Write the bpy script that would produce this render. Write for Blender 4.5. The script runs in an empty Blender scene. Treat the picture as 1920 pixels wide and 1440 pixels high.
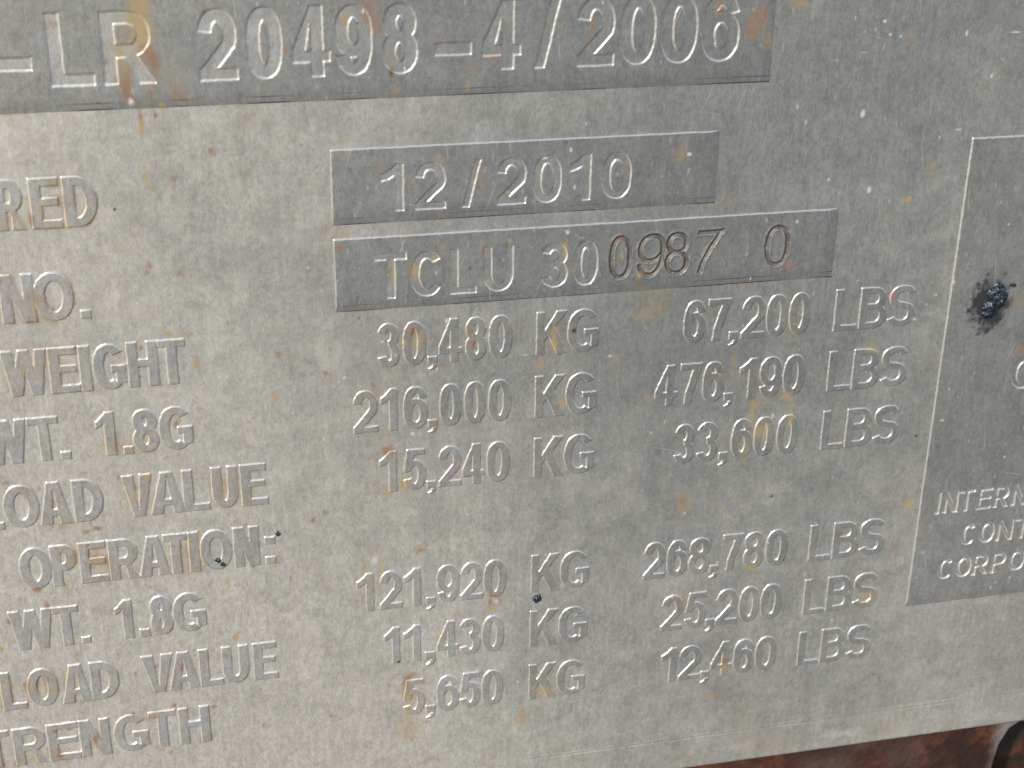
import bpy, math, random
import numpy as np
from mathutils import Matrix, Vector

# ------------------------------------------------------------------ camera, world, sun, exposure
sc = bpy.context.scene
MM = 0.001
HANG = 1.35                      # height of the plate's middle above the ground, metres

def to_world(x, y, z=0.0):
    """plate coordinates in mm (x right, y up, z out of the plate) -> world metres"""
    return Vector((x * MM, -z * MM, HANG + y * MM))

cam_d = bpy.data.cameras.new('camera')
cam = bpy.data.objects.new('camera', cam_d)
sc.collection.objects.link(cam)
ax = ((0.97478126, 0.01257284, 0.22280803),      # camera right, in plate axes
      (0.08152239, 0.90934727, -0.4079726),      # camera up
      (-0.20773925, 0.41584789, 0.88538971))     # camera backwards
axw = [Vector((a[0], -a[2], a[1])) for a in ax]
m = Matrix((axw[0], axw[1], axw[2])).transposed().to_4x4()
m.translation = to_world(-57.88466, 115.87225, 246.70583)
cam.matrix_world = m
cam_d.sensor_fit = 'HORIZONTAL'
cam_d.sensor_width = 36.0
cam_d.lens = 52.5
cam_d.clip_start = 0.01
cam_d.clip_end = 100.0
cam_d.dof.use_dof = True
cam_d.dof.focus_distance = 0.283
cam_d.dof.aperture_fstop = 34.0
sc.camera = cam

SUN_DIR = Vector((-0.56, -0.62, 0.56)).normalized()          # towards the sun
sun_d = bpy.data.lights.new('sun', 'SUN')
sun_d.energy = 3.0
sun_d.angle = math.radians(1.5)
sun_d.color = (1.0, 0.94, 0.84)
sun = bpy.data.objects.new('sun', sun_d)
sc.collection.objects.link(sun)
sun.rotation_euler = SUN_DIR.to_track_quat('Z', 'Y').to_euler()

world = bpy.data.worlds.new('World')
sc.world = world
world.use_nodes = True
wn = world.node_tree
wn.nodes.clear()
wo = wn.nodes.new('ShaderNodeOutputWorld')
wb = wn.nodes.new('ShaderNodeBackground')
ws = wn.nodes.new('ShaderNodeTexSky')
ws.sky_type = 'NISHITA'
ws.sun_disc = False
ws.sun_elevation = math.asin(SUN_DIR.z)
ws.sun_rotation = math.atan2(SUN_DIR.x, SUN_DIR.y)
wb.inputs['Strength'].default_value = 0.15
wn.links.new(ws.outputs[0], wb.inputs['Color'])
wn.links.new(wb.outputs[0], wo.inputs['Surface'])
sc.view_settings.view_transform = 'Standard'
sc.view_settings.look = 'None'
sc.view_settings.exposure = 0.1
sc.view_settings.gamma = 1.0

# lettering: style, baseline, cap height, text, (character, left, right) in mm on the plate
WORDS = [('A', 35.47, 8.7, 'RED', [('R', -87.38, -82.62), ('E', -81.7, -76.8),
('D', -76.38, -71.01)]),
('A', 19.09, 8.7, 'NO.', [('N', -88.42, -82.83), ('O', -83.01, -76.5), ('.', -75.71, -73.96)]),
('A', 5.5, 8.6, 'WEIGHT', [('W', -89.76, -82.2), ('E', -82.02, -77.05),
('I', -76.96, -74.9), ('G', -74.72, -69.15), ('H', -68.88, -63.61),
('T', -63.7, -58.85)]),
('A', -7.39, 8.6, 'WT.', [('W', -94.56, -87.07),
('T', -86.89, -81.66), ('.', -81.84, -80.03)]),
('A', -7.39, 8.6, '1.8G', [('1', -75.48, -72.18), ('.', -71.07, -69.32), ('8', -69.23, -64.69), ('G', -64.6, -58.72)]),
('A', -20.28, 8.6, 'LOAD', [('L', -98.56, -92.96), ('O', -92.77, -86.66),
('A', -86.84, -81.13),
('D', -80.76, -75.55)]),
('A', -20.28, 8.6, 'VALUE', [('V', -72.09, -66.72),
('A', -67.38, -61.02), ('L', -61.4, -56.71), ('U', -56.23, -51.5), ('E', -51.02, -46.16)]),
('A', -33.28, 8.6, 'OPERATION:', [('O', -91.59, -85.9), ('P', -85.99, -81.47), ('E', -81.0, -75.97), ('R', -75.78, -70.23),
('A', -70.52, -64.83),
('T', -65.8, -61.53),
('I', -61.34, -59.29), ('O', -59.29, -53.41), ('N', -53.11, -48.36), (':', -47.27, -45.38)]),
('A', -46.33, 8.6, 'WT.', [('W', -94.76, -86.97),
('T', -87.06, -82.36), ('.', -82.27, -80.63)]),
('A', -46.33, 8.6, '1.8G', [('1', -75.88, -72.66), ('.', -71.69, -69.73), ('8', -69.53, -65.3), ('G', -65.3, -59.15)]),
('A', -59.38, 8.6, 'LOAD', [('L', -97.99, -93.55), ('O', -93.26, -87.63),
('A', -87.14, -81.46),
('D', -81.66, -76.43)]),
('A', -59.38, 8.6, 'VALUE', [('V', -72.05, -66.14),
('A', -67.25, -61.2), ('L', -61.3, -56.83), ('U', -56.93, -51.81), ('E', -50.99, -46.35)]),
('A', -72.42, 8.6, 'TRENGTH', [('T', -103.21, -97.84), ('R', -97.25, -90.95), ('E', -90.95, -84.98), ('N', -84.98, -79.27), ('G', -78.56, -71.98),
('T', -71.88, -66.67), ('H', -66.16, -60.19)]),
('B', 5.5, 8.6, '30,480', [('3', -25.0, -20.92), ('0', -20.43, -16.22), (',', -15.83, -14.16), ('4', -13.86, -9.42), ('8', -8.92, -4.94), ('0', -4.54, -0.13)]),
('B', 5.5, 8.6, 'KG', [('K', 4.72, 10.42), ('G', 10.72, 16.37)]),
('B', -7.39, 8.6, '216,000', [('2', -29.85, -25.32), ('1', -24.83, -21.66), ('6', -20.56, -15.97), (',', -15.97, -14.27), ('0', -13.77, -9.63), ('0', -9.13, -5.07), ('0', -4.56, -0.17)]),
('B', -7.39, 8.6, 'KG', [('K', 4.67, 10.48), ('G', 10.58, 16.55)]),
('B', -20.28, 8.6, '15,240', [('1', -25.34, -22.01), ('5', -20.79, -16.42), (',', -16.32, -14.58), ('2', -14.07, -9.65), ('4', -9.55, -5.21), ('0', -4.79, -0.32)]),
('B', -20.28, 8.6, 'KG', [('K', 4.4, 10.42), ('G', 10.53, 16.5)]),
('B', -46.33, 8.6, '121,920', [('1', -30.36, -27.02), ('2', -25.88, -21.47), ('1', -21.16, -17.78), (',', -16.72, -14.92), ('9', -14.6, -10.12), ('2', -9.8, -5.4), ('0', -5.19, -0.65)]),
('B', -46.33, 8.6, 'KG', [('K', 4.35, 10.27), ('G', 10.16, 16.34)]),
('B', -59.38, 8.6, '11,430', [('1', -25.34, -22.14), ('1', -21.39, -17.95), (',', -17.09, -15.03), ('4', -14.71, -10.26), ('3', -10.04, -5.78), ('0', -5.45, -0.95)]),
('B', -59.38, 8.6, 'KG', [('K', 4.15, 10.28), ('G', 10.17, 16.35)]),
('B', -72.42, 8.6, '5,650', [('5', -21.73, -17.24), (',', -17.13, -15.15), ('6', -14.82, -10.18), ('5', -10.07, -5.73), ('0', -5.51, -1.03)]),
('B', -72.42, 8.6, 'KG', [('K', 4.15, 10.39), ('G', 10.05, 16.34)]),
('B', 5.5, 8.6, '67,200', [('6', 33.08, 37.42), ('7', 37.85, 42.44), (',', 42.34, 44.16), ('2', 44.7, 49.44), ('0', 49.66, 54.01), ('0', 54.33, 58.6)]),
('B', 5.5, 8.6, 'LBS', [('L', 63.67, 68.32),
('B', 68.99, 74.58),
('S', 74.81, 80.45)]),
('B', -7.39, 8.6, '476,190', [('4', 28.1, 32.71), ('7', 33.14, 37.46), ('6', 37.68, 42.03), (',', 42.24, 44.1), ('1', 45.2, 48.6), ('9', 49.37, 54.02), ('0', 54.24, 58.8)]),
('B', -7.39, 8.6, 'LBS', [('L', 63.85, 68.59),
('B', 68.81, 74.39),
('S', 74.84, 80.47)]),
('B', -20.28, 8.6, '33,600', [('3', 32.74, 36.91), ('3', 37.36, 41.78), (',', 42.11, 44.0), ('6', 44.56, 48.92), ('0', 49.25, 53.53), ('0', 54.09, 58.62)]),
('B', -20.28, 8.6, 'LBS', [('L', 63.75, 68.58),
('B', 68.92, 74.59),
('S', 74.94, 80.78)]),
('B', -46.33, 8.6, '268,780', [('2', 27.86, 32.39), ('6', 32.73, 37.17), ('8', 37.4, 41.98), (',', 42.09, 44.05), ('7', 44.63, 49.02), ('8', 49.25, 53.68), ('0', 54.03, 58.83)]),
('B', -46.33, 8.6, 'LBS', [('L', 63.67, 68.54),
('B', 68.9, 74.64),
('S', 74.88, 80.79)]),
('B', -59.38, 8.6, '25,200', [('2', 32.33, 36.96), ('5', 37.43, 42.09), (',', 42.09, 44.08), ('2', 44.2, 48.9), ('0', 49.26, 53.76), ('0', 53.99, 58.76)]),
('B', -59.38, 8.6, 'LBS', [('L', 63.68, 68.63),
('B', 68.87, 74.71),
('S', 74.71, 80.59)]),
('B', -72.42, 8.6, '12,460', [('1', 32.96, 36.37), ('2', 36.96, 41.82), (',', 41.94, 43.84), ('4', 43.96, 48.86), ('6', 48.98, 53.68), ('0', 53.92, 58.76)]),
('B', -72.42, 8.6, 'LBS', [('L', 63.64, 68.67),
('B', 68.79, 74.97),
('S', 74.85, 81.2)]),
('T', 59.02, 11.6, '-LR', [('-', -84.08, -78.78), ('L', -76.11, -69.34), ('R', -67.86, -59.83)]),
('T', 59.02, 11.6, '20498-4/2006', [('2', -52.78, -46.67), ('0', -45.14, -39.38), ('4', -37.73, -31.55), ('9', -30.68, -24.6), ('8', -22.82, -17.02), ('-', -14.05, -7.89), ('4', -5.88, 0.64), ('/', 3.14, 7.51), ('2', 10.61, 17.12), ('0', 18.16, 24.47), ('0', 25.53, 32.01), ('6', 33.08, 39.74)]),
('D', 35.01, 8.5, '12/2010', [('1', -23.71, -19.8), ('2', -17.75, -12.4), ('/', -9.47, -6.05), ('2', -3.19, 2.0), ('0', 3.25, 8.39), ('1', 10.05, 13.78), ('0', 15.94, 21.29)]),
('D', 18.83, 8.5, 'TCLU', [('T', -25.14, -19.52), ('C', -18.76, -12.98), ('L', -11.73, -6.87), ('U', -5.6, -0.1)]),
('D', 18.83, 8.5, '30', [('3', 5.15, 10.03), ('0', 11.14, 15.66)]),
('S', 19.5, 8.4, '0987', [('0', 17.79, 22.16), ('9', 23.18, 28.41), ('8', 28.52, 33.17), ('7', 34.1, 39.11)]),
('S', 19.9, 8.1, '0', [('0', 48.07, 52.97)]),
('I', -38.1, 5.0, 'INTERN', [('I', 91.47, 92.44), ('N', 93.05, 96.36),
('T', 96.6, 100.04), ('E', 100.91, 104.25), ('R', 104.74, 108.22), ('N', 108.97, 112.47)]),
('I', -46.5, 5.0, 'CONT', [('C', 98.48, 101.6), ('O', 102.72, 106.1), ('N', 106.73, 110.5),
('T', 110.88, 114.55)]),
('I', -54.5, 5.0, 'CORPO', [('C', 94.18, 97.43), ('O', 98.31, 101.95), ('R', 102.33, 106.0), ('P', 106.76, 110.06), ('O', 110.95, 114.66)]), ('J', -10.4, 7.1, 'O', [('O', 104.1, 109.5)])]

# marks on the metal: kind (rust, ochre, dark, white), x, y, half width, half height in mm, strength
STAINS = [('o', -61.45, 67.19, 1.82, 3.82, 0.9),('o', -62.13, 68.89, 2.47, 3.38, 0.4),('o', -61.35, 71.2, 1.81, 2.09, 0.35),('r', -61.0, 62.92, 2.09, 1.89, 0.6),('r', -59.82, 62.02, 1.09, 2.77, 0.65),
('r', -64.71, 58.75, 1.08, 2.26, 0.95),('r', -63.89, 56.72, 0.75, 1.23, 0.8),('o', -65.05, 61.36, 1.49, 3.28, 0.45),('o', -65.81, 64.79, 1.81, 2.13, 0.35),('r', -56.81, 57.56, 0.93, 1.4, 0.7),
('r', -55.23, 55.92, 2.73, 0.97, 0.5),('r', -60.68, 56.85, 0.76, 1.58, 0.6),('r', -57.72, 58.91, 0.42, 0.7, 0.5),('r', -62.91, 53.6, 0.34, 1.15, 0.9),('o', -62.71, 52.0, 0.51, 1.78, 0.8),
('w', -64.12, 56.12, 0.67, 0.96, 0.7),('r', -74.77, 68.86, 1.05, 1.08, 0.6),('r', -80.43, 67.13, 1.04, 1.09, 0.4),('r', -82.83, 57.35, 0.73, 0.69, 0.5),('r', -76.9, 59.25, 0.57, 0.86, 0.4),
('r', -67.65, 71.13, 0.32, 0.58, 0.6),('o', -55.16, 49.05, 0.95, 0.9, 0.4),('r', -51.73, 47.15, 1.05, 0.64, 0.8),('o', -47.4, 43.63, 0.53, 0.74, 0.4),('r', -38.09, 48.39, 0.53, 0.82, 0.7),
('d', -37.06, 47.43, 0.27, 0.28, 0.8),('r', -58.41, 42.84, 0.43, 0.83, 0.8),('o', -62.85, 43.54, 0.77, 1.28, 0.55),('o', -62.08, 41.48, 0.6, 1.11, 0.55),('o', -62.96, 47.18, 0.6, 3.63, 0.25),
('r', -65.74, 33.5, 0.78, 0.75, 0.45),('o', -67.65, 31.74, 3.05, 2.37, 0.25),('d', -68.35, 38.06, 0.31, 0.37, 1.3),('r', -38.67, 63.42, 0.78, 1.13, 0.7),('r', -35.72, 59.36, 1.93, 1.24, 0.25),
('o', -29.06, 68.3, 0.79, 1.04, 0.7),('r', -25.11, 68.62, 0.97, 2.43, 0.6),('r', -23.57, 66.83, 1.06, 2.62, 0.6),('r', -24.61, 70.75, 2.46, 0.77, 0.5),('r', -21.33, 59.43, 0.54, 1.07, 1.2),
('d', -21.34, 59.07, 0.45, 0.72, 0.7),('o', -20.96, 55.91, 1.0, 1.27, 0.5),('r', -12.7, 64.9, 1.63, 0.44, 0.5),('r', -9.44, 64.88, 0.55, 0.44, 0.6),('r', -4.02, 61.12, 1.85, 0.72, 0.8),
('r', -7.42, 59.53, 0.46, 0.9, 0.8),('r', -4.94, 59.26, 0.46, 0.73, 0.5),('r', 13.11, 65.86, 0.47, 0.9, 0.9),('r', 12.5, 64.52, 0.66, 1.09, 0.6),('r', 36.16, 67.96, 0.98, 1.1, 1.0),
('r', 43.47, 66.1, 1.79, 2.79, 0.75),('r', 42.2, 63.65, 1.29, 1.21, 0.6),('o', 45.25, 62.81, 1.2, 2.82, 0.4),('o', 50.71, 68.37, 2.2, 1.2, 0.45),('r', 52.85, 58.03, 0.51, 0.58, 0.7),
('r', 69.04, 57.63, 0.31, 0.58, 0.8),('o', 72.85, 61.89, 1.15, 1.35, 0.4),('d', 58.16, 62.57, 0.72, 0.76, 0.6),('d', 59.03, 54.74, 0.62, 0.39, 0.5),('d', 63.4, 63.15, 1.65, 1.53, 0.18),
('d', 93.58, 45.04, 1.78, 0.94, 0.4),('d', 65.64, 68.22, 0.26, 0.23, 0.9),('o', 76.09, 31.42, 0.55, 0.53, 1.0),('r', 73.7, 27.99, 0.39, 0.32, 0.9),('o', 80.05, 36.81, 1.76, 2.11, 0.35),
('r', 92.58, 64.13, 1.62, 1.47, 0.3),('o', -30.41, 47.56, 1.08, 0.46, 0.5),('r', -24.0, 42.37, 1.01, 2.08, 0.5),('o', -14.05, 44.02, 1.87, 1.23, 0.4),('r', -5.77, 40.15, 1.24, 2.13, 0.55),
('r', -1.8, 43.77, 0.76, 0.86, 0.4),('r', -13.2, 33.59, 0.95, 0.59, 0.8),('r', -3.81, 32.72, 0.97, 0.4, 0.4),('o', -30.52, 31.25, 1.67, 0.78, 0.55),('o', -33.23, 33.07, 0.83, 0.97, 0.45),
('r', 16.6, 42.44, 0.79, 0.78, 0.35),('o', 30.3, 42.42, 1.41, 2.47, 0.4),('r', 32.89, 41.31, 0.81, 1.99, 0.25),('o', -21.9, 23.45, 0.57, 2.42, 0.6),('o', -18.07, 23.79, 0.77, 2.42, 0.6),
('r', -5.71, 26.67, 0.39, 1.11, 0.9),('r', -10.39, 17.01, 0.49, 0.52, 0.8),('o', 9.56, 25.65, 0.6, 2.05, 0.7),('r', -11.51, 28.55, 2.41, 0.8, 0.3),('r', 19.85, 27.01, 1.32, 1.23, 0.6),
('r', 24.08, 17.38, 0.94, 0.64, 0.9),('r', 53.4, 19.54, 0.98, 1.08, 0.9),('r', 52.4, 24.38, 0.86, 0.96, 0.4),('r', 45.03, 16.18, 0.65, 0.76, 0.8),('r', 29.4, 13.27, 2.96, 1.95, 0.3),
('o', 24.77, 12.01, 2.63, 2.16, 0.28),('r', -18.44, 12.25, 0.98, 0.94, 0.9),('o', -17.49, 10.08, 0.79, 2.1, 0.5),('r', -7.83, 11.4, 0.8, 0.95, 0.8),('r', -7.33, 8.71, 0.8, 1.49, 0.7),
('r', -14.74, 10.9, 0.39, 0.52, 0.8),('r', -13.21, 5.06, 0.6, 0.32, 1.1),('r', -10.11, 7.24, 1.3, 0.85, 0.5),('o', 7.81, 8.0, 0.92, 2.38, 0.7),('o', 5.04, 3.92, 1.24, 1.74, 0.5),
('d', 11.44, 9.96, 0.51, 0.54, 1.2),('d', -1.69, 15.42, 0.35, 0.37, 0.9),('d', -8.04, 23.59, 0.24, 0.41, 1.0),('d', -28.3, 15.4, 0.33, 0.36, 0.9),('d', -2.78, 3.83, 0.2, 0.43, 0.8),
('o', -24.04, -7.63, 1.4, 1.77, 0.4),('r', -14.7, -6.88, 0.71, 1.44, 0.6),('o', -6.6, -0.5, 0.61, 1.64, 0.4),('o', 9.39, -5.28, 0.84, 2.48, 0.45),('r', -23.13, -11.72, 1.41, 1.34, 0.85),
('r', -26.87, -13.12, 1.51, 1.12, 0.55),('o', -20.44, -19.01, 0.92, 1.72, 0.7),('o', -24.32, -19.96, 1.32, 1.49, 0.5),('r', -10.99, -15.45, 1.03, 2.05, 0.5),('r', -8.42, -18.47, 1.04, 0.3, 1.0),
('r', 0.23, -17.66, 0.53, 0.46, 0.7),('r', 2.04, -19.35, 0.53, 0.93, 0.6),('r', -18.09, -33.9, 1.26, 0.6, 0.7),('o', -17.56, -33.01, 0.95, 0.95, 0.6),('r', -15.57, -23.0, 0.42, 0.46, 0.6),
('r', -27.92, -22.09, 0.3, 0.46, 0.7),('d', -21.89, -25.43, 0.26, 0.23, 0.7),('o', 48.44, -10.33, 0.9, 2.59, 0.6),('o', 49.95, -8.5, 2.03, 0.7, 0.4),('o', 55.13, -7.82, 1.36, 1.88, 0.6),
('o', 50.8, -14.41, 2.05, 2.15, 0.55),('o', 56.68, -12.28, 0.69, 2.15, 0.65),('o', 47.81, -18.84, 1.37, 2.66, 0.45),('r', 40.63, -1.95, 1.43, 1.48, 0.55),('r', 75.43, 11.99, 0.79, 1.24, 0.8),
('o', 72.52, 0.99, 1.73, 0.93, 0.6),('r', 64.63, 1.08, 0.68, 0.69, 0.8),('r', 67.68, -17.26, 0.47, 0.85, 0.6),('o', 43.66, 1.16, 0.66, 1.47, 0.45),('r', 62.54, -5.61, 0.4, 0.41, 0.7),
('d', 84.84, -19.08, 0.48, 0.37, 1.2),('d', 54.21, -29.79, 0.53, 0.5, 1.0),('d', 54.19, -29.54, 1.64, 1.12, 0.25),('r', 35.76, -28.96, 1.14, 1.97, 0.5),('o', 35.84, -30.19, 1.48, 3.21, 0.4),
('o', 46.04, -24.88, 0.8, 0.86, 0.5),('r', 64.92, -30.23, 0.83, 0.76, 0.5),('o', 85.35, -35.26, 1.11, 1.04, 0.7),('r', 83.01, -45.13, 0.62, 0.8, 0.8),('o', 51.34, -46.03, 1.07, 0.91, 0.5),
('o', 77.7, -59.69, 2.53, 1.94, 0.35),('o', 78.29, -56.41, 2.52, 1.64, 0.4),('r', 46.75, -68.66, 0.98, 0.97, 1.0),('r', 51.51, -69.62, 0.62, 0.69, 0.8),('o', 47.48, -70.4, 2.46, 1.67, 0.4),
('r', 61.7, -66.98, 1.0, 0.83, 0.4),('o', 44.37, -77.24, 2.72, 1.13, 0.45),('d', 65.65, -82.17, 0.38, 0.43, 0.7),('o', 54.39, -80.87, 1.01, 1.15, 0.45),('r', 104.71, -1.7, 0.97, 1.57, 0.9),
('r', 61.29, -50.26, 0.49, 0.53, 0.3),('r', 23.46, -56.61, 0.35, 0.52, 0.6),('o', -28.52, -36.09, 0.73, 1.79, 0.5),('o', -25.11, -36.27, 0.73, 2.04, 0.5),('o', -26.9, -33.43, 1.66, 0.59, 0.45),
('w', -26.74, -35.0, 0.83, 0.95, 0.8),('r', -3.22, -45.91, 1.43, 0.56, 0.9),('r', -4.07, -47.55, 0.49, 1.38, 0.85),('r', -1.68, -47.49, 0.44, 1.13, 0.7),('o', -3.3, -49.29, 1.43, 0.76, 0.7),
('w', -2.66, -47.49, 0.66, 0.63, 0.8),('r', -21.56, -65.02, 1.21, 2.61, 0.75),('r', -19.68, -63.09, 2.2, 1.17, 0.7),('o', -20.42, -68.34, 1.55, 3.43, 0.5),('o', -20.87, -75.58, 2.68, 4.04, 0.45),
('r', -16.2, -84.5, 2.51, 1.24, 0.6),('o', 3.16, -76.8, 1.28, 2.33, 0.65),('o', 7.27, -70.81, 2.08, 1.62, 0.5),('r', -36.29, -70.49, 0.86, 0.65, 0.9),('d', -22.43, -59.08, 0.38, 0.38, 1.2),
('o', -10.79, -49.29, 0.87, 1.0, 0.6),('r', -10.05, -57.9, 1.55, 2.06, 0.35),('d', -7.09, -59.09, 0.44, 0.32, 0.8),('r', -24.19, -46.25, 0.32, 0.31, 0.9),('r', -77.38, -22.09, 1.03, 0.56, 1.0),
('r', -79.22, -22.66, 0.75, 0.67, 0.8),('r', -83.36, -21.17, 2.59, 0.99, 0.35),('r', -89.14, -33.56, 0.75, 0.68, 0.9),('o', -77.37, -28.64, 1.89, 2.5, 0.6),('r', -80.76, -23.93, 0.47, 0.89, 0.5),
('r', -68.99, -35.7, 1.75, 0.58, 0.45),('r', -62.58, -38.77, 1.58, 0.82, 0.45),('r', -45.37, -25.04, 1.19, 0.46, 0.45),('r', -49.62, -33.46, 0.5, 0.47, 0.9),('r', -60.6, -46.94, 0.8, 0.72, 0.45),
('r', -59.22, -64.59, 0.83, 0.51, 0.95),('r', -89.12, -71.34, 0.89, 0.76, 0.9),('r', -89.56, -65.41, 0.59, 0.56, 0.9),('r', -86.61, -65.63, 0.49, 0.5, 0.8),('r', -82.21, -68.37, 0.6, 1.14, 0.85),
('o', -76.14, -49.98, 0.49, 0.6, 0.5),('r', -69.22, -53.43, 0.4, 0.73, 0.7),('r', -64.78, -54.44, 0.3, 1.11, 0.9),('r', -94.68, -39.77, 0.47, 0.81, 0.8),('d', -61.87, -51.9, 0.3, 0.43, 0.8),
('d', -71.1, -38.71, 0.49, 0.47, 0.8),('d', -86.48, -16.08, 0.64, 0.38, 0.6),('r', -63.58, 28.12, 0.53, 0.96, 0.8),('r', -58.68, 26.14, 0.45, 0.78, 0.8),('r', -60.51, 22.27, 0.4, 0.44, 0.6),
('r', -51.23, 16.19, 0.37, 0.55, 0.8),('r', -42.96, 9.59, 0.66, 0.62, 0.9),('o', -61.35, 15.19, 0.9, 0.6, 0.7),('o', -58.84, 14.68, 0.82, 0.9, 0.5),('r', -77.35, 13.69, 0.35, 0.7, 0.9),
('r', -66.43, 12.89, 0.36, 0.5, 0.9),('r', -72.56, 1.55, 0.36, 0.93, 0.7),('r', -61.24, -1.84, 0.65, 0.95, 0.5),('r', -64.08, -12.64, 0.38, 0.44, 1.1),('r', -78.37, -10.79, 1.19, 0.64, 0.6),
('r', -72.49, -12.28, 0.46, 0.97, 0.6),('r', -91.5, -10.78, 0.81, 0.64, 0.6),('d', -42.64, -2.56, 0.22, 0.43, 0.7),('o', -67.74, 24.07, 0.79, 1.75, 0.4),('d', -43.0, 29.83, 0.27, 0.34, 0.6),
('r', -87.69, 29.31, 0.51, 0.56, 0.8),('r', -87.84, 26.77, 0.51, 0.47, 0.7),('r', -86.58, 24.49, 1.19, 2.11, 0.3),('o', -69.17, 64.06, 0.08, 0.08, 0.1),('d', -55.79, -30.72, 1.58, 1.39, 0.35),
('d', 96.56, 14.34, 3.98, 2.98, 0.45),('d', 95.88, 9.91, 4.95, 3.72, 0.55),('d', 98.27, 8.03, 3.56, 3.51, 0.9),('d', 96.62, 5.31, 3.09, 2.59, 0.8),('d', 93.46, 10.65, 3.05, 1.61, 0.4),
('d', 95.39, 1.97, 2.38, 1.42, 0.35),('d', 92.5, 5.63, 1.65, 1.17, 0.3),('d', 100.62, 16.28, 1.41, 2.29, 0.3),('d', 95.38, 16.64, 1.86, 1.36, 0.35),('o', 102.55, 8.27, 1.91, 1.64, 0.4),
('r', 110.06, -55.1, 1.98, 1.26, 0.35),('w', 57.65, 59.76, 0.5, 0.4, 0.4),('w', 64.96, 48.34, 0.53, 0.9, 1.0),('w', 64.04, 59.53, 0.95, 0.2, 0.7),('w', 67.99, 33.75, 0.43, 0.84, 0.9),
('w', 67.29, 64.91, 0.41, 0.38, 1.0),('w', 68.62, 62.51, 0.31, 0.29, 1.0),('w', 70.74, 62.15, 0.31, 0.29, 0.9),('w', 32.01, 42.44, 0.51, 0.4, 1.1),('w', 59.6, 36.17, 0.27, 0.31, 1.1),
('w', 61.47, 65.65, 0.2, 0.57, 0.9),('w', 84.6, 44.45, 1.1, 0.31, 0.7),('w', 89.89, 54.31, 0.33, 0.6, 0.9),('w', 93.44, 62.18, 1.3, 0.25, 0.8),('w', 85.04, 68.06, 0.32, 0.29, 0.4),
('w', 89.86, -16.06, 0.6, 0.37, 0.9),('w', 2.46, 5.76, 0.92, 0.27, 0.7),('w', 9.75, 29.28, 0.5, 0.51, 0.9),('w', 12.48, 28.0, 0.8, 0.3, 0.6),('w', -28.36, 34.8, 0.28, 1.35, 0.5),
('w', 10.0, 44.42, 0.39, 0.58, 0.9),('w', 27.01, 38.66, 0.3, 0.4, 0.6),('w', -18.95, -8.46, 0.5, 0.44, 0.9),('w', -31.27, 4.08, 0.39, 0.42, 0.7),('w', -8.52, -26.96, 0.32, 0.47, 0.8),
('w', -10.93, 55.22, 2.77, 0.27, 0.2),('w', -36.86, 25.59, 0.28, 0.3, 0.9),('w', -34.72, 21.16, 0.47, 0.5, 0.6),('w', 30.57, -10.7, 0.33, 0.58, 0.6),('w', 63.76, 18.83, 0.22, 0.22, 0.7),
('w', 54.02, 28.57, 0.32, 0.42, 0.9)]

# ------------------------------------------------------------------ numpy helpers
def lattice(ix, iy, seed):
    n = (ix.astype(np.int64) * 374761393 + iy.astype(np.int64) * 668265263 + seed * 974711) & 0xffffffff
    n = ((n ^ (n >> 13)) * 1274126177) & 0xffffffff
    return ((n ^ (n >> 16)) & 0xffff) / 65535.0

def vnoise(x, y, size, seed):
    """smooth value noise, -1..1, features of about `size` mm"""
    u = x / size; v = y / size
    iu = np.floor(u); iv = np.floor(v)
    fu = u - iu; fv = v - iv
    fu = fu * fu * (3 - 2 * fu); fv = fv * fv * (3 - 2 * fv)
    iu = iu + 5000; iv = iv + 5000
    a = lattice(iu, iv, seed); b = lattice(iu + 1, iv, seed)
    c = lattice(iu, iv + 1, seed); d = lattice(iu + 1, iv + 1, seed)
    return 2 * ((a * (1 - fu) + b * fu) * (1 - fv) + (c * (1 - fu) + d * fu) * fv) - 1

def undulate(x, y):
    """the sheet is not perfectly flat: shallow waves of some hundredths of a mm"""
    return 0.16 * vnoise(x, y, 62.0, 3) + 0.035 * vnoise(x, y, 17.0, 5) + 0.008 * vnoise(x, y, 5.0, 8)

WARP = 1.0
_rng = random.Random(11)
SPECKS = []
for _i in range(520):
    _x = _rng.uniform(-104, 124); _y = _rng.uniform(-95, 74)
    _left = min(1.0, max(0.0, (60 - _x) / 150)) * min(1.0, max(0.25, (70 - _y) / 110))
    if _rng.random() < 0.12 + 0.88 * _left:
        _t = _rng.choice('rrroood')
        _r = _rng.uniform(0.18, 0.55) * (0.8 if _t == 'd' else 1.15)
        SPECKS.append((_t, _x, _y, _r, _r * _rng.uniform(0.8, 1.8), _rng.uniform(0.35, 0.95)))
for _i in range(800):      # fine brown freckles, thickest low on the left
    _x = _rng.triangular(-104, 60, -90); _y = _rng.triangular(-95, 60, -80)
    SPECKS.append((_rng.choice('roo'), _x, _y, _rng.uniform(0.12, 0.4), _rng.uniform(0.15, 0.6), _rng.uniform(0.25, 0.7)))
for _i in range(85):       # large faint ochre bleeding, mostly low and left
    _x = _rng.uniform(-104, 60); _y = _rng.uniform(-95, 60)
    SPECKS.append((_rng.choice('oor'), _x, _y, _rng.uniform(1.5, 4.5), _rng.uniform(1.0, 4.0), _rng.uniform(0.10, 0.24)))
for _i in range(210):      # pale nicks, mostly at the right
    _x = _rng.uniform(-60, 122); _y = _rng.uniform(-70, 72)
    if _rng.random() < 0.3 + 0.7 * (_x + 60) / 180:
        _w = _rng.uniform(0.12, 0.34); _h = _w * _rng.uniform(0.8, 2.6)
        if _rng.random() < 0.2: _w, _h = _h, _w
        SPECKS.append(('w', _x, _y, _w, _h, _rng.uniform(0.4, 1.0)))
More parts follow.
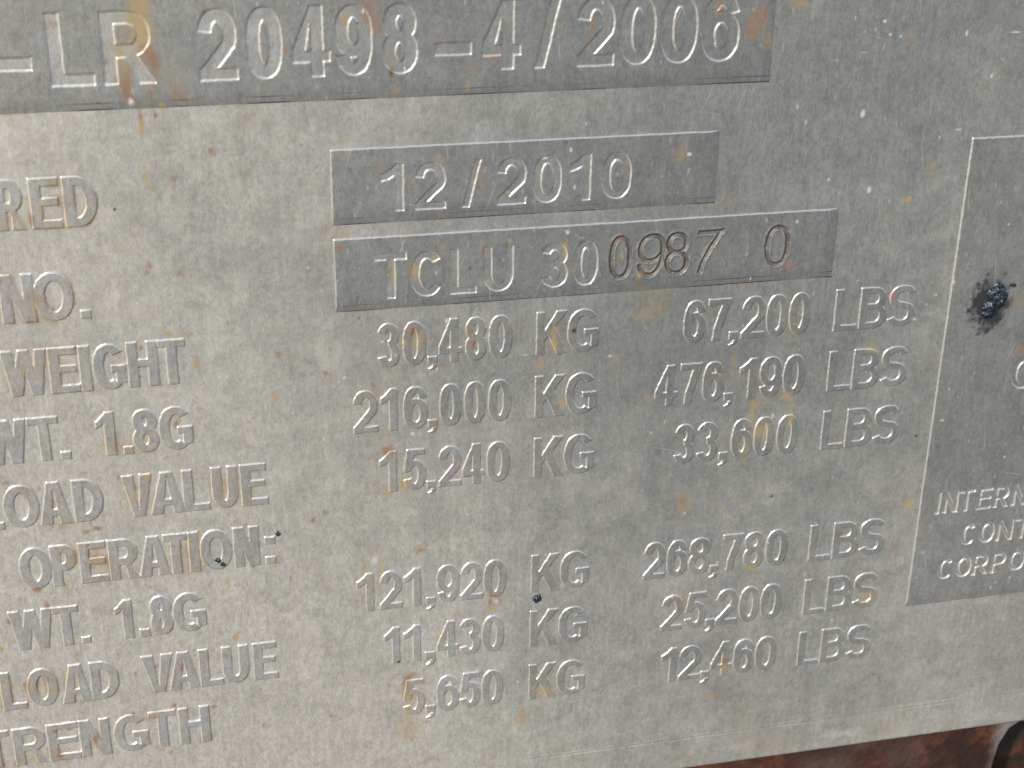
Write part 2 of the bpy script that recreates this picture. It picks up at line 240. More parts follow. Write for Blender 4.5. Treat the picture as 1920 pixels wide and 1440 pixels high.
for _m in (('w', 52, -92, 7, 2.0, .38), ('w', 77, -92.5, 8, 1.6, .5), ('w', 31, -92, 6, 1.6, .3), ('w', 98, -91.5, 6, 1.5, .34), ('o', 62, -93.5, 9, 1.4, .3), ('o', 88, -93, 6, 1.5, .3), ('o', 40, -93, 6, 1.6, .25), ('d', 58, -89.0, 4, .5, .22)):
    SPECKS.append(_m)
for _i in range(300):      # soot spattered round the scorched lump
    _a = _rng.uniform(0, 6.283); _d = abs(_rng.gauss(0, 1)) * 4.2
    _x = 95.6 + _d * math.cos(_a) * 1.05 ; _y = 8.5 + _d * math.sin(_a) * 1.35
    SPECKS.append(('d', _x, _y, _rng.uniform(.2, .7), _rng.uniform(.25, .9), _rng.uniform(.25, .75) * math.exp(-_d / 9)))
MARKS = STAINS + SPECKS

def stain_rgba(x, y):
    """amount of rust, ochre, soot and scuffing at plate points"""
    out = np.zeros((x.size, 4), np.float32)
    order = np.argsort(x)
    xs = x[order]
    wx = 0.55 * vnoise(x, y, 1.7, 21) + 0.30 * vnoise(x, y, 0.6, 22)
    wy = 0.55 * vnoise(x, y, 1.7, 23) + 0.30 * vnoise(x, y, 0.6, 24)
    wx = wx[order]; wy = wy[order]; ys = y[order]
    y0 = ys.min() - 8; y1 = ys.max() + 8
    acc = np.zeros((x.size, 4), np.float32)
    for t, cx, cy, rx, ry, s in MARKS:
        if cy < y0 or cy > y1: continue
        R = rx * 2.6 + 1.0
        a = np.searchsorted(xs, cx - R); b = np.searchsorted(xs, cx + R)
        if b <= a: continue
        k = min(0.9, 0.55 * min(rx, ry))
        if t == 'w': k *= 0.3
        dx = (xs[a:b] - cx + k * wx[a:b] * 1.6) / rx
        dy = (ys[a:b] - cy + k * wy[a:b] * 1.6) / ry
        d2 = dx * dx + dy * dy
        v = s * np.exp(-np.power(d2, 1.0))
        c = 'rodw'.index(t)
        acc[a:b, c] = acc[a:b, c] + v * (1 - 0.5 * np.clip(acc[a:b, c], 0, 1))
    out[order] = acc
    return out

# ------------------------------------------------------------------ lettering as distance fields
def seg_dist(X, Y, pts):
    """distance to a polyline with butt ends, as (lateral distance field helper)"""
    best = np.full(X.shape, 1e9)
    n = len(pts) - 1
    for i in range(n):
        ax_, ay = pts[i]; bx, by = pts[i + 1]
        dx, dy = bx - ax_, by - ay
        L = math.hypot(dx, dy)
        if L < 1e-9: continue
        t = ((X - ax_) * dx + (Y - ay) * dy) / (L * L)
        tc = np.clip(t, 0, 1)
        d = np.hypot(X - ax_ - tc * dx, Y - ay - tc * dy)
        best = np.minimum(best, d)
    return best

def stroke(X, Y, pts, s, round_ends=False):
    d = seg_dist(X, Y, pts) - s / 2
    if not round_ends:
        for (p, q) in ((pts[0], pts[1]), (pts[-1], pts[-2])):
            tx, ty = p[0] - q[0], p[1] - q[1]
            L = math.hypot(tx, ty); tx /= L; ty /= L
            along = (X - p[0]) * tx + (Y - p[1]) * ty
            near = np.hypot(X - p[0], Y - p[1]) < s * 0.75
            d = np.where(near, np.maximum(d, along), d)
    return d

def loop(X, Y, pts, s):
    return seg_dist(X, Y, pts + [pts[0]]) - s / 2

def rect(X, Y, x0, y0, x1, y1):
    return np.maximum(np.maximum(x0 - X, X - x1), np.maximum(y0 - Y, Y - y1))

def poly(X, Y, pts):
    d = np.full(X.shape, 1e9)
    inside = np.zeros(X.shape, bool)
    n = len(pts)
    for i in range(n):
        x0, y0 = pts[i]; x1, y1 = pts[(i + 1) % n]
        dx, dy = x1 - x0, y1 - y0
        L2 = dx * dx + dy * dy
        if L2 < 1e-12: continue
        t = np.clip(((X - x0) * dx + (Y - y0) * dy) / L2, 0, 1)
        d = np.minimum(d, np.hypot(X - x0 - t * dx, Y - y0 - t * dy))
        if y0 != y1:
            c = ((y0 > Y) != (y1 > Y)) & (X < (x1 - x0) * (Y - y0) / (y1 - y0) + x0)
            inside ^= c
    return np.where(inside, -d, d)

def arc(cx, cy, rx, ry, a0, a1, p=2.0, n=26):
    out = []
    for i in range(n + 1):
        a = math.radians(a0 + (a1 - a0) * i / n)
        c, s = math.cos(a), math.sin(a)
        out.append((cx + rx * math.copysign(abs(c) ** (2 / p), c), cy + ry * math.copysign(abs(s) ** (2 / p), s)))
    return out

def glyph(ch, X, Y, w, h, s, re=False):
    """signed distance (negative inside) of a sans-serif capital or figure filling w x h with strokes s"""
    a = s / 2; L, R, B, T = a, w - a, a, h - a
    U = lambda *ds: np.minimum.reduce(ds)
    rc = lambda x0, y0, x1, y1: rect(X, Y, x0, y0, x1, y1)
    st = lambda pts: stroke(X, Y, pts, s, re)
    pl = lambda pts: poly(X, Y, pts)
    clip = lambda d, x0=0.0, x1=w: np.maximum(d, rect(X, Y, x0, 0, x1, h))
    rx = w / 2 - a; cx = w / 2
    if ch in 'O0':
        return loop(X, Y, arc(cx, h / 2, rx, h / 2 - a, 0, 354, 2.35 if ch == '0' else 2.15, 59), s)
    if ch == 'C':
        return st(arc(cx, h / 2, rx, h / 2 - a, 40, 320, 2.2, 50))
    if ch == 'G':
        return U(st(arc(cx, h / 2, rx, h / 2 - a, 42, 306, 2.2, 50)), rc(w * .54, h * .53 - s * .85, w, h * .53),
                 pl([(w - s * .95, h * .53), (w, h * .53), (w, h * .14), (w - s * .95, h * .08)]))
    if ch == '1':
        x1 = w - s
        return pl([(w, 0), (w, h), (w - .80 * s, h), (x1 * .72, h * .90), (x1 * .30, h * .825), (0, h * .79), (0, h * .635), (x1 * .55, h * .675), (x1, h * .745), (x1, 0)])
    if ch == '2':
        r = .275 * h
        p = arc(cx, T - r, rx, r, 172, -28, 2.1, 24)
        p += [(L + .30 * w, .30 * h), (L + .02 * w, .12 * h), (L - .10 * w, -.08 * h)]
        return U(clip(st(p)), rc(0, 0, w, s * .95))
    if ch == '3':
        k = (h - s) / 2
        r1, r2 = k * .47, k * .53
        return U(st(arc(cx * .97, T - r1, rx * .93, r1, 165, -92, 2.1, 24)), st(arc(cx * .98, B + r2, rx, r2, 92, -165, 2.1, 24)))
    if ch == '4':
        x1 = w * .82; x0 = x1 - s * .98; yb = h * .205; yt = yb + s * .88
        out = pl([(0, yb), (0, yb + s * 1.05), (x0 + s * .02, h), (x1, h), (x1, yb)])
        hole = pl([(s * .98, yt), (x0, yt), (x0, h * .74)])
        return U(np.maximum(out, -hole), rc(x0, 0, x1, h), rc(0, yb, w, yt))
    if ch == '5':
        r = .292 * h
        p = arc(cx * .97, B + r, rx, r, 133, -163, 2.2, 30)
        return U(rc(w * .17, h - s * .95, w * .95, h), pl([(w * .17, h), (w * .17 + s * .95, h), (s * 1.02, h * .46), (0, h * .44)]), st(p))
    if ch in '69':
        x, y = (X, Y) if ch == '6' else (w - X, h - Y)
        r = .285 * h
        d1 = loop(x, y, arc(cx, B + r, rx, r, 0, 352, 2.15, 44), s)
        d2 = stroke(x, y, arc(cx, h / 2, rx, h / 2 - a, 27, 215, 2.3, 30), s, re)
        return U(d1, d2)
    if ch == '7':
        return U(rc(0, h - s * .95, w, h), clip(st([(w - a * 1.15, h - a * .9), (w * .62, h * .60), (w * .44, h * .28), (w * .38, -h * .1)])))
    if ch == '8':
        k = (h - s) / 2; r1, r2 = k * .46, k * .54
        return U(loop(X, Y, arc(cx, T - r1, rx * .91, r1, 0, 352, 2.1, 40), s), loop(X, Y, arc(cx, B + r2, rx, r2, 0, 352, 2.1, 40), s))
    if ch == ',':
        return U(rc(0, 0, w, w * 1.02), pl([(w, .01), (w, -w * .18), (w * .72, -w * .62), (w * .22, -w * .88), (w * .02, -w * .66), (w * .42, -w * .40), (w * .52, .01)]))
    if ch == '.':
        return rc(0, 0, w, w)
    if ch == ':':
        return U(rc(0, 0, w, w * .98), rc(0, h * .50, w, h * .50 + w * .98))
    if ch == '-':
        return rc(0, h * .235, w, h * .235 + s)
    if ch == '/':
        return pl([(0, 0), (s * .80, 0), (w, h), (w - s * .80, h)])
    if ch == 'A':
        out = pl([(0, 0), (w / 2 - .56 * s, h), (w / 2 + .56 * s, h), (w, 0)])
        hole = pl([(s * 1.12, -1), (w / 2, h * .80), (w - s * 1.12, -1)])
        return U(np.maximum(out, -hole), np.maximum(rc(w * .1, h * .20, w * .9, h * .20 + s * .85), out))
    if ch == 'V':
        out = pl([(0, h), (w / 2 - .56 * s, 0), (w / 2 + .56 * s, 0), (w, h)])
        return np.maximum(out, -pl([(s * 1.12, h + 1), (w / 2, h * .19), (w - s * 1.12, h + 1)]))
    if ch == 'W':
        q = w * .28
        bars = [pl([(0, h), (s * 1.02, h), (q + s * .45, 0), (q - s * .50, 0)]),
                pl([(q - s * .50, 0), (q + s * .50, 0), (w / 2 + s * .48, h), (w / 2 - s * .48, h)]),
                pl([(w - q - s * .50, 0), (w - q + s * .50, 0), (w / 2 + s * .48, h), (w / 2 - s * .48, h)]),
                pl([(w, h), (w - s * 1.02, h), (w - q - s * .45, 0), (w - q + s * .50, 0)])]
        return U(*bars)
    if ch == 'N':
        return U(rc(0, 0, s, h), rc(w - s, 0, w, h), pl([(0, h), (s * 1.08, h), (w, 0), (w - s * 1.08, 0)]))
    if ch == 'I':
        return rc(0, 0, min(w, s * 1.05) if w > s * 1.05 else w, h)
    if ch == 'H':
        return U(rc(0, 0, s, h), rc(w - s, 0, w, h), rc(a, h * .53 - a, R, h * .53 + a * .9))
    if ch == 'L':
        return U(rc(0, 0, s, h), rc(0, 0, w, s * .9))
    if ch == 'T':
        return U(rc(cx - a, 0, cx + a, h), rc(0, h - s * .9, w, h))
    if ch == 'E':
        return U(rc(0, 0, s, h), rc(0, h - s * .9, w * .97, h), rc(0, h * .53 - s * .45, w * .92, h * .53 + s * .4), rc(0, 0, w, s * .9))
    if ch == 'U':
        return st([(L, h), (L, h * .4)] + arc(cx, B + .33 * h, rx, .33 * h, 180, 360, 2.2, 26) + [(R, h * .4), (R, h)])
    if ch == 'D':
        q = w * .38
        return U(rc(0, 0, s, h), st([(a, T), (q, T)] + arc(q, h / 2, R - q, h / 2 - a, 90, -90, 2.1, 26) + [(q, B), (a, B)]))
    if ch in 'PR':
        q = w * .52; yb = h * .455; r = (T - yb) / 2; W_ = R if ch == 'P' else R - w * .05
        d = U(rc(0, 0, s, h), st([(a, T), (q, T)] + arc(q, T - r, W_ - q, r, 90, -90, 2.1, 20) + [(q, yb), (a, yb)]))
        if ch == 'R':
            d = U(d, pl([(w * .36, h * .47), (w * .36 + s * 1.0, h * .50), (w * .72, h * .32), (w, 0), (w - s * 1.22, 0), (w * .54, h * .27)]))
        return d
    if ch == 'B':
        q = w * .50; ym = h * .53; r1 = (T - ym) / 2; r2 = (ym - B) / 2
        return U(rc(0, 0, s, h), st([(a, T), (q, T)] + arc(q, T - r1, R - w * .07 - q, r1, 90, -90, 2.1, 20) + [(q, ym), (a, ym)]),
                 st([(a, ym), (q, ym)] + arc(q, B + r2, R - q, r2, 90, -90, 2.1, 20) + [(q, B), (a, B)]))
    if ch == 'K':
        return U(rc(0, 0, s, h), pl([(s * .8, h * .27), (s * .8, h * .50), (w - s * 1.35, h), (w - s * .02, h)]),
                 pl([(w * .34, h * .52), (w * .34 + s * .95, h * .70), (w, 0), (w - s * 1.25, 0)]))
    if ch == 'S':
        r1 = (h - s) / 2 * .48; r2 = (h - s) / 2 * .52
        p = arc(cx, T - r1, rx * .93, r1, 22, 235, 2.2, 22) + arc(cx, B + r2, rx, r2, 55, -160, 2.2, 24)
        return st(p)
    return rc(0, 0, w, h)

def text_sdf(X, Y, chars, base, cap, sx, sy, re=False):
    """lowest distance over all characters; sx, sy = stem and bar thickness"""
    k = sy / sx
    d = np.full(X.shape, 9.0)
    xv = X[0]; yv = Y[:, 0]
    for ch, x0, x1 in chars:
        i0 = np.searchsorted(xv, x0 - 1.2); i1 = np.searchsorted(xv, x1 + 1.2)
        if i1 <= i0: continue
        low = base - (2.6 if ch == ',' else 1.2)
        j0 = np.searchsorted(yv, low); j1 = np.searchsorted(yv, base + cap + 1.2)
        gx = (X[j0:j1, i0:i1] - x0) * k
        gy = Y[j0:j1, i0:i1] - base
        if re and ch in '79':          # the hand-stamped 7 and 9 lean over
            gx = gx + (cap * 0.5 - gy) * (0.16 if ch == '7' else 0.07)
        g = glyph(ch, gx, gy, (x1 - x0) * k, cap, sy, re)
        d[j0:j1, i0:i1] = np.minimum(d[j0:j1, i0:i1], g)
    # etched outlines are never quite straight
    d = d + 0.045 * vnoise(X, Y, 0.55, 31) + 0.03 * vnoise(X, Y, 1.6, 32)
    return d

# ------------------------------------------------------------------ mesh from a height field
def grid_object(name, xv, yv, Z, mask, mat, parent, label=None, edge=None, line=None):
    """one mesh from the cells of a height field whose mask is set (z in mm)"""
    ny, nx = Z.shape
    idx = -np.ones(ny * nx, np.int64)
    jj, ii = np.nonzero(mask)
    if len(jj) == 0: return None
    q = np.stack([jj * nx + ii, jj * nx + ii + 1, (jj + 1) * nx + ii + 1, (jj + 1) * nx + ii], 1)
    used = np.unique(q)
    idx[used] = np.arange(used.size)
    q = idx[q]
    X = np.tile(xv, ny)[used]; Y = np.repeat(yv, nx)[used]; z = Z.ravel()[used]
    gy_, gx_ = np.gradient(Z, yv, xv)
    wear = np.clip((np.hypot(gx_, gy_).ravel()[used] - 0.35) / 0.6, 0, 1).astype(np.float32)
    z = z + undulate(X, Y)
    co = np.stack([X * MM, -z * MM, Y * MM], 1).astype(np.float32)
    me = bpy.data.meshes.new(name)
    me.vertices.add(len(co)); me.vertices.foreach_set('co', co.ravel())
    me.loops.add(q.size); me.loops.foreach_set('vertex_index', q.ravel().astype(np.int32))
    me.polygons.add(len(q)); me.polygons.foreach_set('loop_start', np.arange(0, q.size, 4, dtype=np.int32))
    me.update(calc_edges=True)
    me.polygons.foreach_set('use_smooth', np.ones(len(q), bool))
    at = me.color_attributes.new('stain', 'FLOAT_COLOR', 'POINT')
    stn = stain_rgba(X, Y)
    if edge is not None:      # dirt and rust collect along the steps of the lettering, more on the left
        e = np.exp(-np.abs(edge.ravel()[used]) / 0.42)
        k = 0.26 + 0.60 * np.clip((-20 - X) / 50, 0, 1)
        n1 = np.clip(0.15 + vnoise(X, Y, 4.5, 91) + 0.5 * vnoise(X, Y, 1.3, 92), 0, 1.2)
        n2 = np.clip(0.10 + vnoise(X, Y, 5.5, 93) + 0.5 * vnoise(X, Y, 1.1, 94), 0, 1.2)
        stn[:, 0] += k * e * n1 * 0.8
        stn[:, 1] += k * e * n2
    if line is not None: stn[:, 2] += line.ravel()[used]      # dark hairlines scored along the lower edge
    at.data.foreach_set('color', stn.ravel())
    aw = me.attributes.new('wear', 'FLOAT', 'POINT')
    aw.data.foreach_set('value', wear)
    me.materials.append(mat)
    o = bpy.data.objects.new(name, me)
    sc.collection.objects.link(o)
    o.parent = parent
    if label: o['label'] = label
    return o

def cells(V):
    """value of a vertex field at cell centres"""
    return (V[:-1, :-1] + V[1:, :-1] + V[:-1, 1:] + V[1:, 1:]) / 4

def axis(a, b, step):
    n = max(2, int(round((b - a) / step)) + 1)
    return np.linspace(a, b, n)

# ------------------------------------------------------------------ materials
def nd(nt, kind, **kw):
    n = nt.nodes.new(kind)
    for k, v in kw.items():
        if k in n.inputs.keys(): n.inputs[k].default_value = v
        else: setattr(n, k, v)
    return n

def col(c): return (c[0], c[1], c[2], 1.0)

def noise(nt, vec, scale, detail=3.0, rough=0.55, dist=0.0):
    n = nd(nt, 'ShaderNodeTexNoise', Scale=scale, Detail=detail, Roughness=rough, Distortion=dist)
    nt.links.new(vec, n.inputs['Vector'])
    return n.outputs['Fac']

def ramp(nt, fac, lo, hi):
    n = nd(nt, 'ShaderNodeMapRange', interpolation_type='SMOOTHSTEP')
    n.inputs['From Min'].default_value = lo; n.inputs['From Max'].default_value = hi
    nt.links.new(fac, n.inputs['Value'])
    return n.outputs['Result']

def math_(nt, op, a, b=None, c=None):
    n = nd(nt, 'ShaderNodeMath', operation=op)
    for i, v in enumerate((a, b, c)):
        if v is None: continue
        if isinstance(v, (int, float)): n.inputs[i].default_value = v
        else: nt.links.new(v, n.inputs[i])
    return n.outputs[0]

def mix(nt, fac, a, b):
    n = nd(nt, 'ShaderNodeMix', data_type='RGBA')
    for s, v in ((n.inputs[0], fac), (n.inputs[6], a), (n.inputs[7], b)):
        if isinstance(v, (int, float)): s.default_value = v
        elif isinstance(v, tuple): s.default_value = col(v)
        else: nt.links.new(v, s)
    return n.outputs[2]

def metal(name, warm, cool, dark, rough, metallic, bump=0.7, groove=False):
    """oxidised aluminium sheet: mottled, with rust, ochre run-off, soot and scuffs from the 'stain' attribute"""
    mt = bpy.data.materials.new(name); mt.use_nodes = True
    nt = mt.node_tree; nt.nodes.clear()
    out = nd(nt, 'ShaderNodeOutputMaterial'); bs = nd(nt, 'ShaderNodeBsdfPrincipled')
    nt.links.new(bs.outputs[0], out.inputs[0])
    tc = nd(nt, 'ShaderNodeTexCoord').outputs['Object']
    mp = nd(nt, 'ShaderNodeMapping'); mp.inputs['Scale'].default_value = (1000, 1000, 1000)
    nt.links.new(tc, mp.inputs['Vector']); v = mp.outputs[0]            # millimetres
    ms = nd(nt, 'ShaderNodeMapping'); ms.inputs['Scale'].default_value = (1000, 1000, 330)
    nt.links.new(tc, ms.inputs['Vector']); vs = ms.outputs[0]           # stretched down the plate
    n_big = noise(nt, v, 0.018, 3.0, 0.6, 0.4)
    n_mid = noise(nt, v, 0.16, 5.0, 0.62, 0.3)
    n_fine = noise(nt, v, 0.85, 5.0, 0.65)
    n_grain = noise(nt, vs, 4.2, 2.0, 0.6)
    n_str = noise(nt, vs, 1.1, 3.0, 0.6)
    # chalky oxide plus painted-in broad sheen: colour paler towards left and bottom
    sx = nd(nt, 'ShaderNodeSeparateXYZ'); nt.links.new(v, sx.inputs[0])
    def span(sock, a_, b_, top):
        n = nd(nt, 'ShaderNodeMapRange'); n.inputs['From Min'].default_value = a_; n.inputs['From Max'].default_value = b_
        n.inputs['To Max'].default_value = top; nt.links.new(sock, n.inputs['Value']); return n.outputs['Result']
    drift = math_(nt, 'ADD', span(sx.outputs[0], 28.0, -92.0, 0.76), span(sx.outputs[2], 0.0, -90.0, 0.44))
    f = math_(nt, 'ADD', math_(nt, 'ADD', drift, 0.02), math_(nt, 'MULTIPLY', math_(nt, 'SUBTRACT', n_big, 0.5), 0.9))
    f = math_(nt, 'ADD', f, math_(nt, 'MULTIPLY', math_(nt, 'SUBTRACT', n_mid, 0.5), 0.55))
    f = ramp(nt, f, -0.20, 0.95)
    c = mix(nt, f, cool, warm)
    # mottling
    m1 = ramp(nt, n_mid, 0.30, 0.72); m2 = ramp(nt, n_fine, 0.28, 0.74); m3 = ramp(nt, n_grain, 0.25, 0.75); m4 = ramp(nt, n_str, 0.3, 0.75)
    g = math_(nt, 'ADD', math_(nt, 'MULTIPLY', m1, 0.09), math_(nt, 'MULTIPLY', m2, 0.15))
    g = math_(nt, 'ADD', g, math_(nt, 'ADD', math_(nt, 'MULTIPLY', m3, 0.26), math_(nt, 'MULTIPLY', m4, 0.16)))
    rs = nd(nt, 'ShaderNodeMapping'); rs.inputs['Scale'].default_value = (1000, 1000, 30); rs.inputs['Rotation'].default_value = (0, 0.03, 0)
    nt.links.new(tc, rs.inputs['Vector'])                              # water has run down the sheet
    runs = ramp(nt, noise(nt, rs.outputs[0], 0.42, 3.0, 0.6), 0.35, 0.68)
    g = math_(nt, 'ADD', g, math_(nt, 'MULTIPLY', runs, 0.07))
    g = math_(nt, 'ADD', g, 0.605)
    hs = nd(nt, 'ShaderNodeVectorMath', operation='SCALE')
    nt.links.new(c, hs.inputs[0]); nt.links.new(g, hs.inputs['Scale'])
    c = hs.outputs[0]
    # faint brownish film in the blotches, bluish elsewhere
    film = noise(nt, v, 0.33, 5.0, 0.7, 0.6)
    c = mix(nt, math_(nt, 'MULTIPLY', ramp(nt, film, 0.50, 0.72), 0.0 if groove else 0.24), c, (0.33, 0.27, 0.18))
    pit = noise(nt, v, 1.9, 2.0, 0.5)
    c = mix(nt, math_(nt, 'MULTIPLY', ramp(nt, pit, 0.66, 0.76), 0.34), c, dark)
    fle = noise(nt, vs, 1.5, 2.0, 0.5)
    c = mix(nt, math_(nt, 'MULTIPLY', ramp(nt, fle, 0.67, 0.76), 0.28), c, (0.75, 0.76, 0.76))
    for rot, thr in ((0.12, 0.735), (-0.35, 0.75), (1.3, 0.76)):       # hairline scratches
        sm = nd(nt, 'ShaderNodeMapping'); sm.inputs['Rotation'].default_value = (0, rot, 0)
        nt.links.new(tc, sm.inputs['Vector'])
        s2 = nd(nt, 'ShaderNodeMapping'); s2.inputs['Scale'].default_value = (2600, 1000, 75)
        nt.links.new(sm.outputs[0], s2.inputs['Vector'])
        c = mix(nt, math_(nt, 'MULTIPLY', ramp(nt, noise(nt, s2.outputs[0], 1.0, 1.0, 0.4), thr, thr + 0.06), 0.38), c, (0.62, 0.64, 0.64))
    # placed marks
    at = nd(nt, 'ShaderNodeAttribute', attribute_name='stain')
    sp = nd(nt, 'ShaderNodeSeparateColor'); nt.links.new(at.outputs['Color'], sp.inputs[0])
    rag = math_(nt, 'MULTIPLY', math_(nt, 'SUBTRACT', n_fine, 0.5), 1.1)
    rag2 = math_(nt, 'MULTIPLY', math_(nt, 'SUBTRACT', noise(nt, v, 3.0, 3.0, 0.6), 0.5), 0.9)
    def amount(sock, lo, hi, k=1.0):
        a_ = math_(nt, 'MULTIPLY', sock, math_(nt, 'ADD', 1.0, math_(nt, 'ADD', rag, rag2)))
        return math_(nt, 'MULTIPLY', ramp(nt, a_, lo, hi), k)
    c = mix(nt, amount(sp.outputs[1], 0.03, 0.72, 0.85), c, (0.36, 0.265, 0.12))
    c = mix(nt, amount(sp.outputs[0], 0.03, 0.90, 0.86), c, (0.245, 0.140, 0.080))
    c = mix(nt, amount(sp.outputs[0], 0.95, 1.5, 0.8), c, (0.10, 0.035, 0.02))
    ds = amount(sp.outputs[2], 0.06, 1.2, 0.95)
    c = mix(nt, ds, c, (0.016, 0.019, 0.026))
    wsf = amount(at.outputs['Alpha'], 0.18, 0.9, 0.8)
    c = mix(nt, wsf, c, (0.80, 0.82, 0.83))
    if groove:
        c = mix(nt, ramp(nt, noise(nt, v, 0.5, 4.0, 0.6), 0.40, 0.85), c, (0.10, 0.075, 0.060))
    aw = nd(nt, 'ShaderNodeAttribute', attribute_name='wear')
    bare = math_(nt, 'MULTIPLY', aw.outputs['Fac'], 0.0 if groove else math_(nt, 'ADD', 0.45, math_(nt, 'MULTIPLY', m2, 0.5)))
    bare = math_(nt, 'MULTIPLY', bare, math_(nt, 'SUBTRACT', 1.0, math_(nt, 'MULTIPLY', ramp(nt, math_(nt, 'ADD', sp.outputs[0], sp.outputs[2]), 0.2, 1.0), 0.7)))
    c = mix(nt, bare, c, (0.93, 0.91, 0.86))
    nt.links.new(c, bs.inputs['Base Color'])
    bs.inputs['Metallic'].default_value = metallic
    grime = math_(nt, 'MAXIMUM', math_(nt, 'MAXIMUM', sp.outputs[0], sp.outputs[1]), sp.outputs[2])
    mm_ = math_(nt, 'MULTIPLY', math_(nt, 'SUBTRACT', 1.0, ramp(nt, grime, 0.1, 0.8)), metallic)
    mm_ = math_(nt, 'MAXIMUM', mm_, math_(nt, 'MULTIPLY', bare, 0.9))
    nt.links.new(mm_, bs.inputs['Metallic'])
    r_ = math_(nt, 'ADD', rough - 0.10, math_(nt, 'MULTIPLY', n_fine, 0.20))
    r_ = math_(nt, 'ADD', r_, math_(nt, 'MULTIPLY', ramp(nt, grime, 0.1, 0.8), 0.2))
    r_ = math_(nt, 'SUBTRACT', r_, math_(nt, 'MULTIPLY', bare, 0.20))
    nt.links.new(r_, bs.inputs['Roughness'])
    hb = math_(nt, 'ADD', math_(nt, 'MULTIPLY', n_grain, 0.5), math_(nt, 'MULTIPLY', n_fine, 1.0))
    hb = math_(nt, 'ADD', hb, math_(nt, 'MULTIPLY', pit, -0.35))
    hb = math_(nt, 'ADD', hb, math_(nt, 'MULTIPLY', wsf, -0.4))
    bp = nd(nt, 'ShaderNodeBump'); bp.inputs['Strength'].default_value = bump
    bp.inputs['Distance'].default_value = 0.00006
    nt.links.new(hb, bp.inputs['Height']); nt.links.new(bp.outputs[0], bs.inputs['Normal'])
    return mt

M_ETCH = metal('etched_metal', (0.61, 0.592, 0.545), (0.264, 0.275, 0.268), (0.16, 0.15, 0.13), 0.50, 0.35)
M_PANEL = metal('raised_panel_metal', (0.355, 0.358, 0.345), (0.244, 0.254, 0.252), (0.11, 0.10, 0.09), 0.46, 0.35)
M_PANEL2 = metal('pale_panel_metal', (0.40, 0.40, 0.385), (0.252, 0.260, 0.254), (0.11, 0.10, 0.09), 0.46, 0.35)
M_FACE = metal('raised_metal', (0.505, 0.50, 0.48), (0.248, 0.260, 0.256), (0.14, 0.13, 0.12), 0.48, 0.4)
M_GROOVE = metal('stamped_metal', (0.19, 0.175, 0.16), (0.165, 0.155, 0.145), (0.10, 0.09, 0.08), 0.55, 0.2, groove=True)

def spatter_mat():
    mt = bpy.data.materials.new('blue_black_spatter'); mt.use_nodes = True
    nt = mt.node_tree; bs = nt.nodes['Principled BSDF']
    tc = nd(nt, 'ShaderNodeTexCoord').outputs['Object']
    n = noise(nt, tc, 2600.0, 4.0, 0.65)
    c = mix(nt, ramp(nt, n, 0.42, 0.72), (0.012, 0.014, 0.018), (0.10, 0.15, 0.20))
    nt.links.new(c, bs.inputs['Base Color'])
    bs.inputs['Roughness'].default_value = 0.30
    bs.inputs['Metallic'].default_value = 0.35
    bp = nd(nt, 'ShaderNodeBump'); bp.inputs['Strength'].default_value = 0.5; bp.inputs['Distance'].default_value = 0.0001
    nt.links.new(noise(nt, tc, 4200.0, 3.0, 0.6), bp.inputs['Height']); nt.links.new(bp.outputs[0], bs.inputs['Normal'])
    return mt
M_SPAT = spatter_mat()

def rust_mat(name, deep, mid, pale, k):
    mt = bpy.data.materials.new(name); mt.use_nodes = True
    nt = mt.node_tree; bs = nt.nodes['Principled BSDF']
    tc = nd(nt, 'ShaderNodeTexCoord').outputs['Object']
    a = noise(nt, tc, 70.0 * k, 5.0, 0.6, 0.5); b = noise(nt, tc, 160.0 * k, 5.0, 0.65); d = noise(nt, tc, 600.0, 4.0, 0.6)
    c = mix(nt, ramp(nt, a, 0.36, 0.62), deep, mid)
    c = mix(nt, math_(nt, 'MULTIPLY', ramp(nt, b, 0.48, 0.72), 0.8), c, (0.17, 0.06, 0.02))
    c = mix(nt, math_(nt, 'MULTIPLY', ramp(nt, noise(nt, tc, 45.0 * k, 3.0, 0.5, 0.3), 0.50, 0.68), 0.8), c, pale)
    c = mix(nt, math_(nt, 'MULTIPLY', ramp(nt, d, 0.5, 0.75), 0.6), c, (0.05, 0.02, 0.015))
    if name == 'rusted_paint':       # paint rubbed down to pale metal along the free end of the bracket
        sx = nd(nt, 'ShaderNodeSeparateXYZ'); nt.links.new(tc, sx.inputs[0])
        e = math_(nt, 'ADD', math_(nt, 'MULTIPLY', sx.outputs[0], 1000.0), math_(nt, 'MULTIPLY', math_(nt, 'SUBTRACT', a, 0.5), 9.0))
        c = mix(nt, math_(nt, 'MULTIPLY', ramp(nt, e, 115.5, 121.0), 0.75), c, (0.28, 0.25, 0.245))
    nt.links.new(c, bs.inputs['Base Color']); bs.inputs['Roughness'].default_value = 0.85
    bp = nd(nt, 'ShaderNodeBump'); bp.inputs['Strength'].default_value = 0.8; bp.inputs['Distance'].default_value = 0.0006
    nt.links.new(d, bp.inputs['Height']); nt.links.new(bp.outputs[0], bs.inputs['Normal'])
    return mt
M_RUST = rust_mat('rusted_paint', (0.022, 0.008, 0.007), (0.066, 0.022, 0.014), (0.10, 0.062, 0.055), 1.0)
M_RUST2 = rust_mat('shaded_rust', (0.012, 0.010, 0.008), (0.035, 0.016, 0.006), (0.035, 0.03, 0.028), 1.0)  # wall rust, with the bracket's shade put into the darker colours

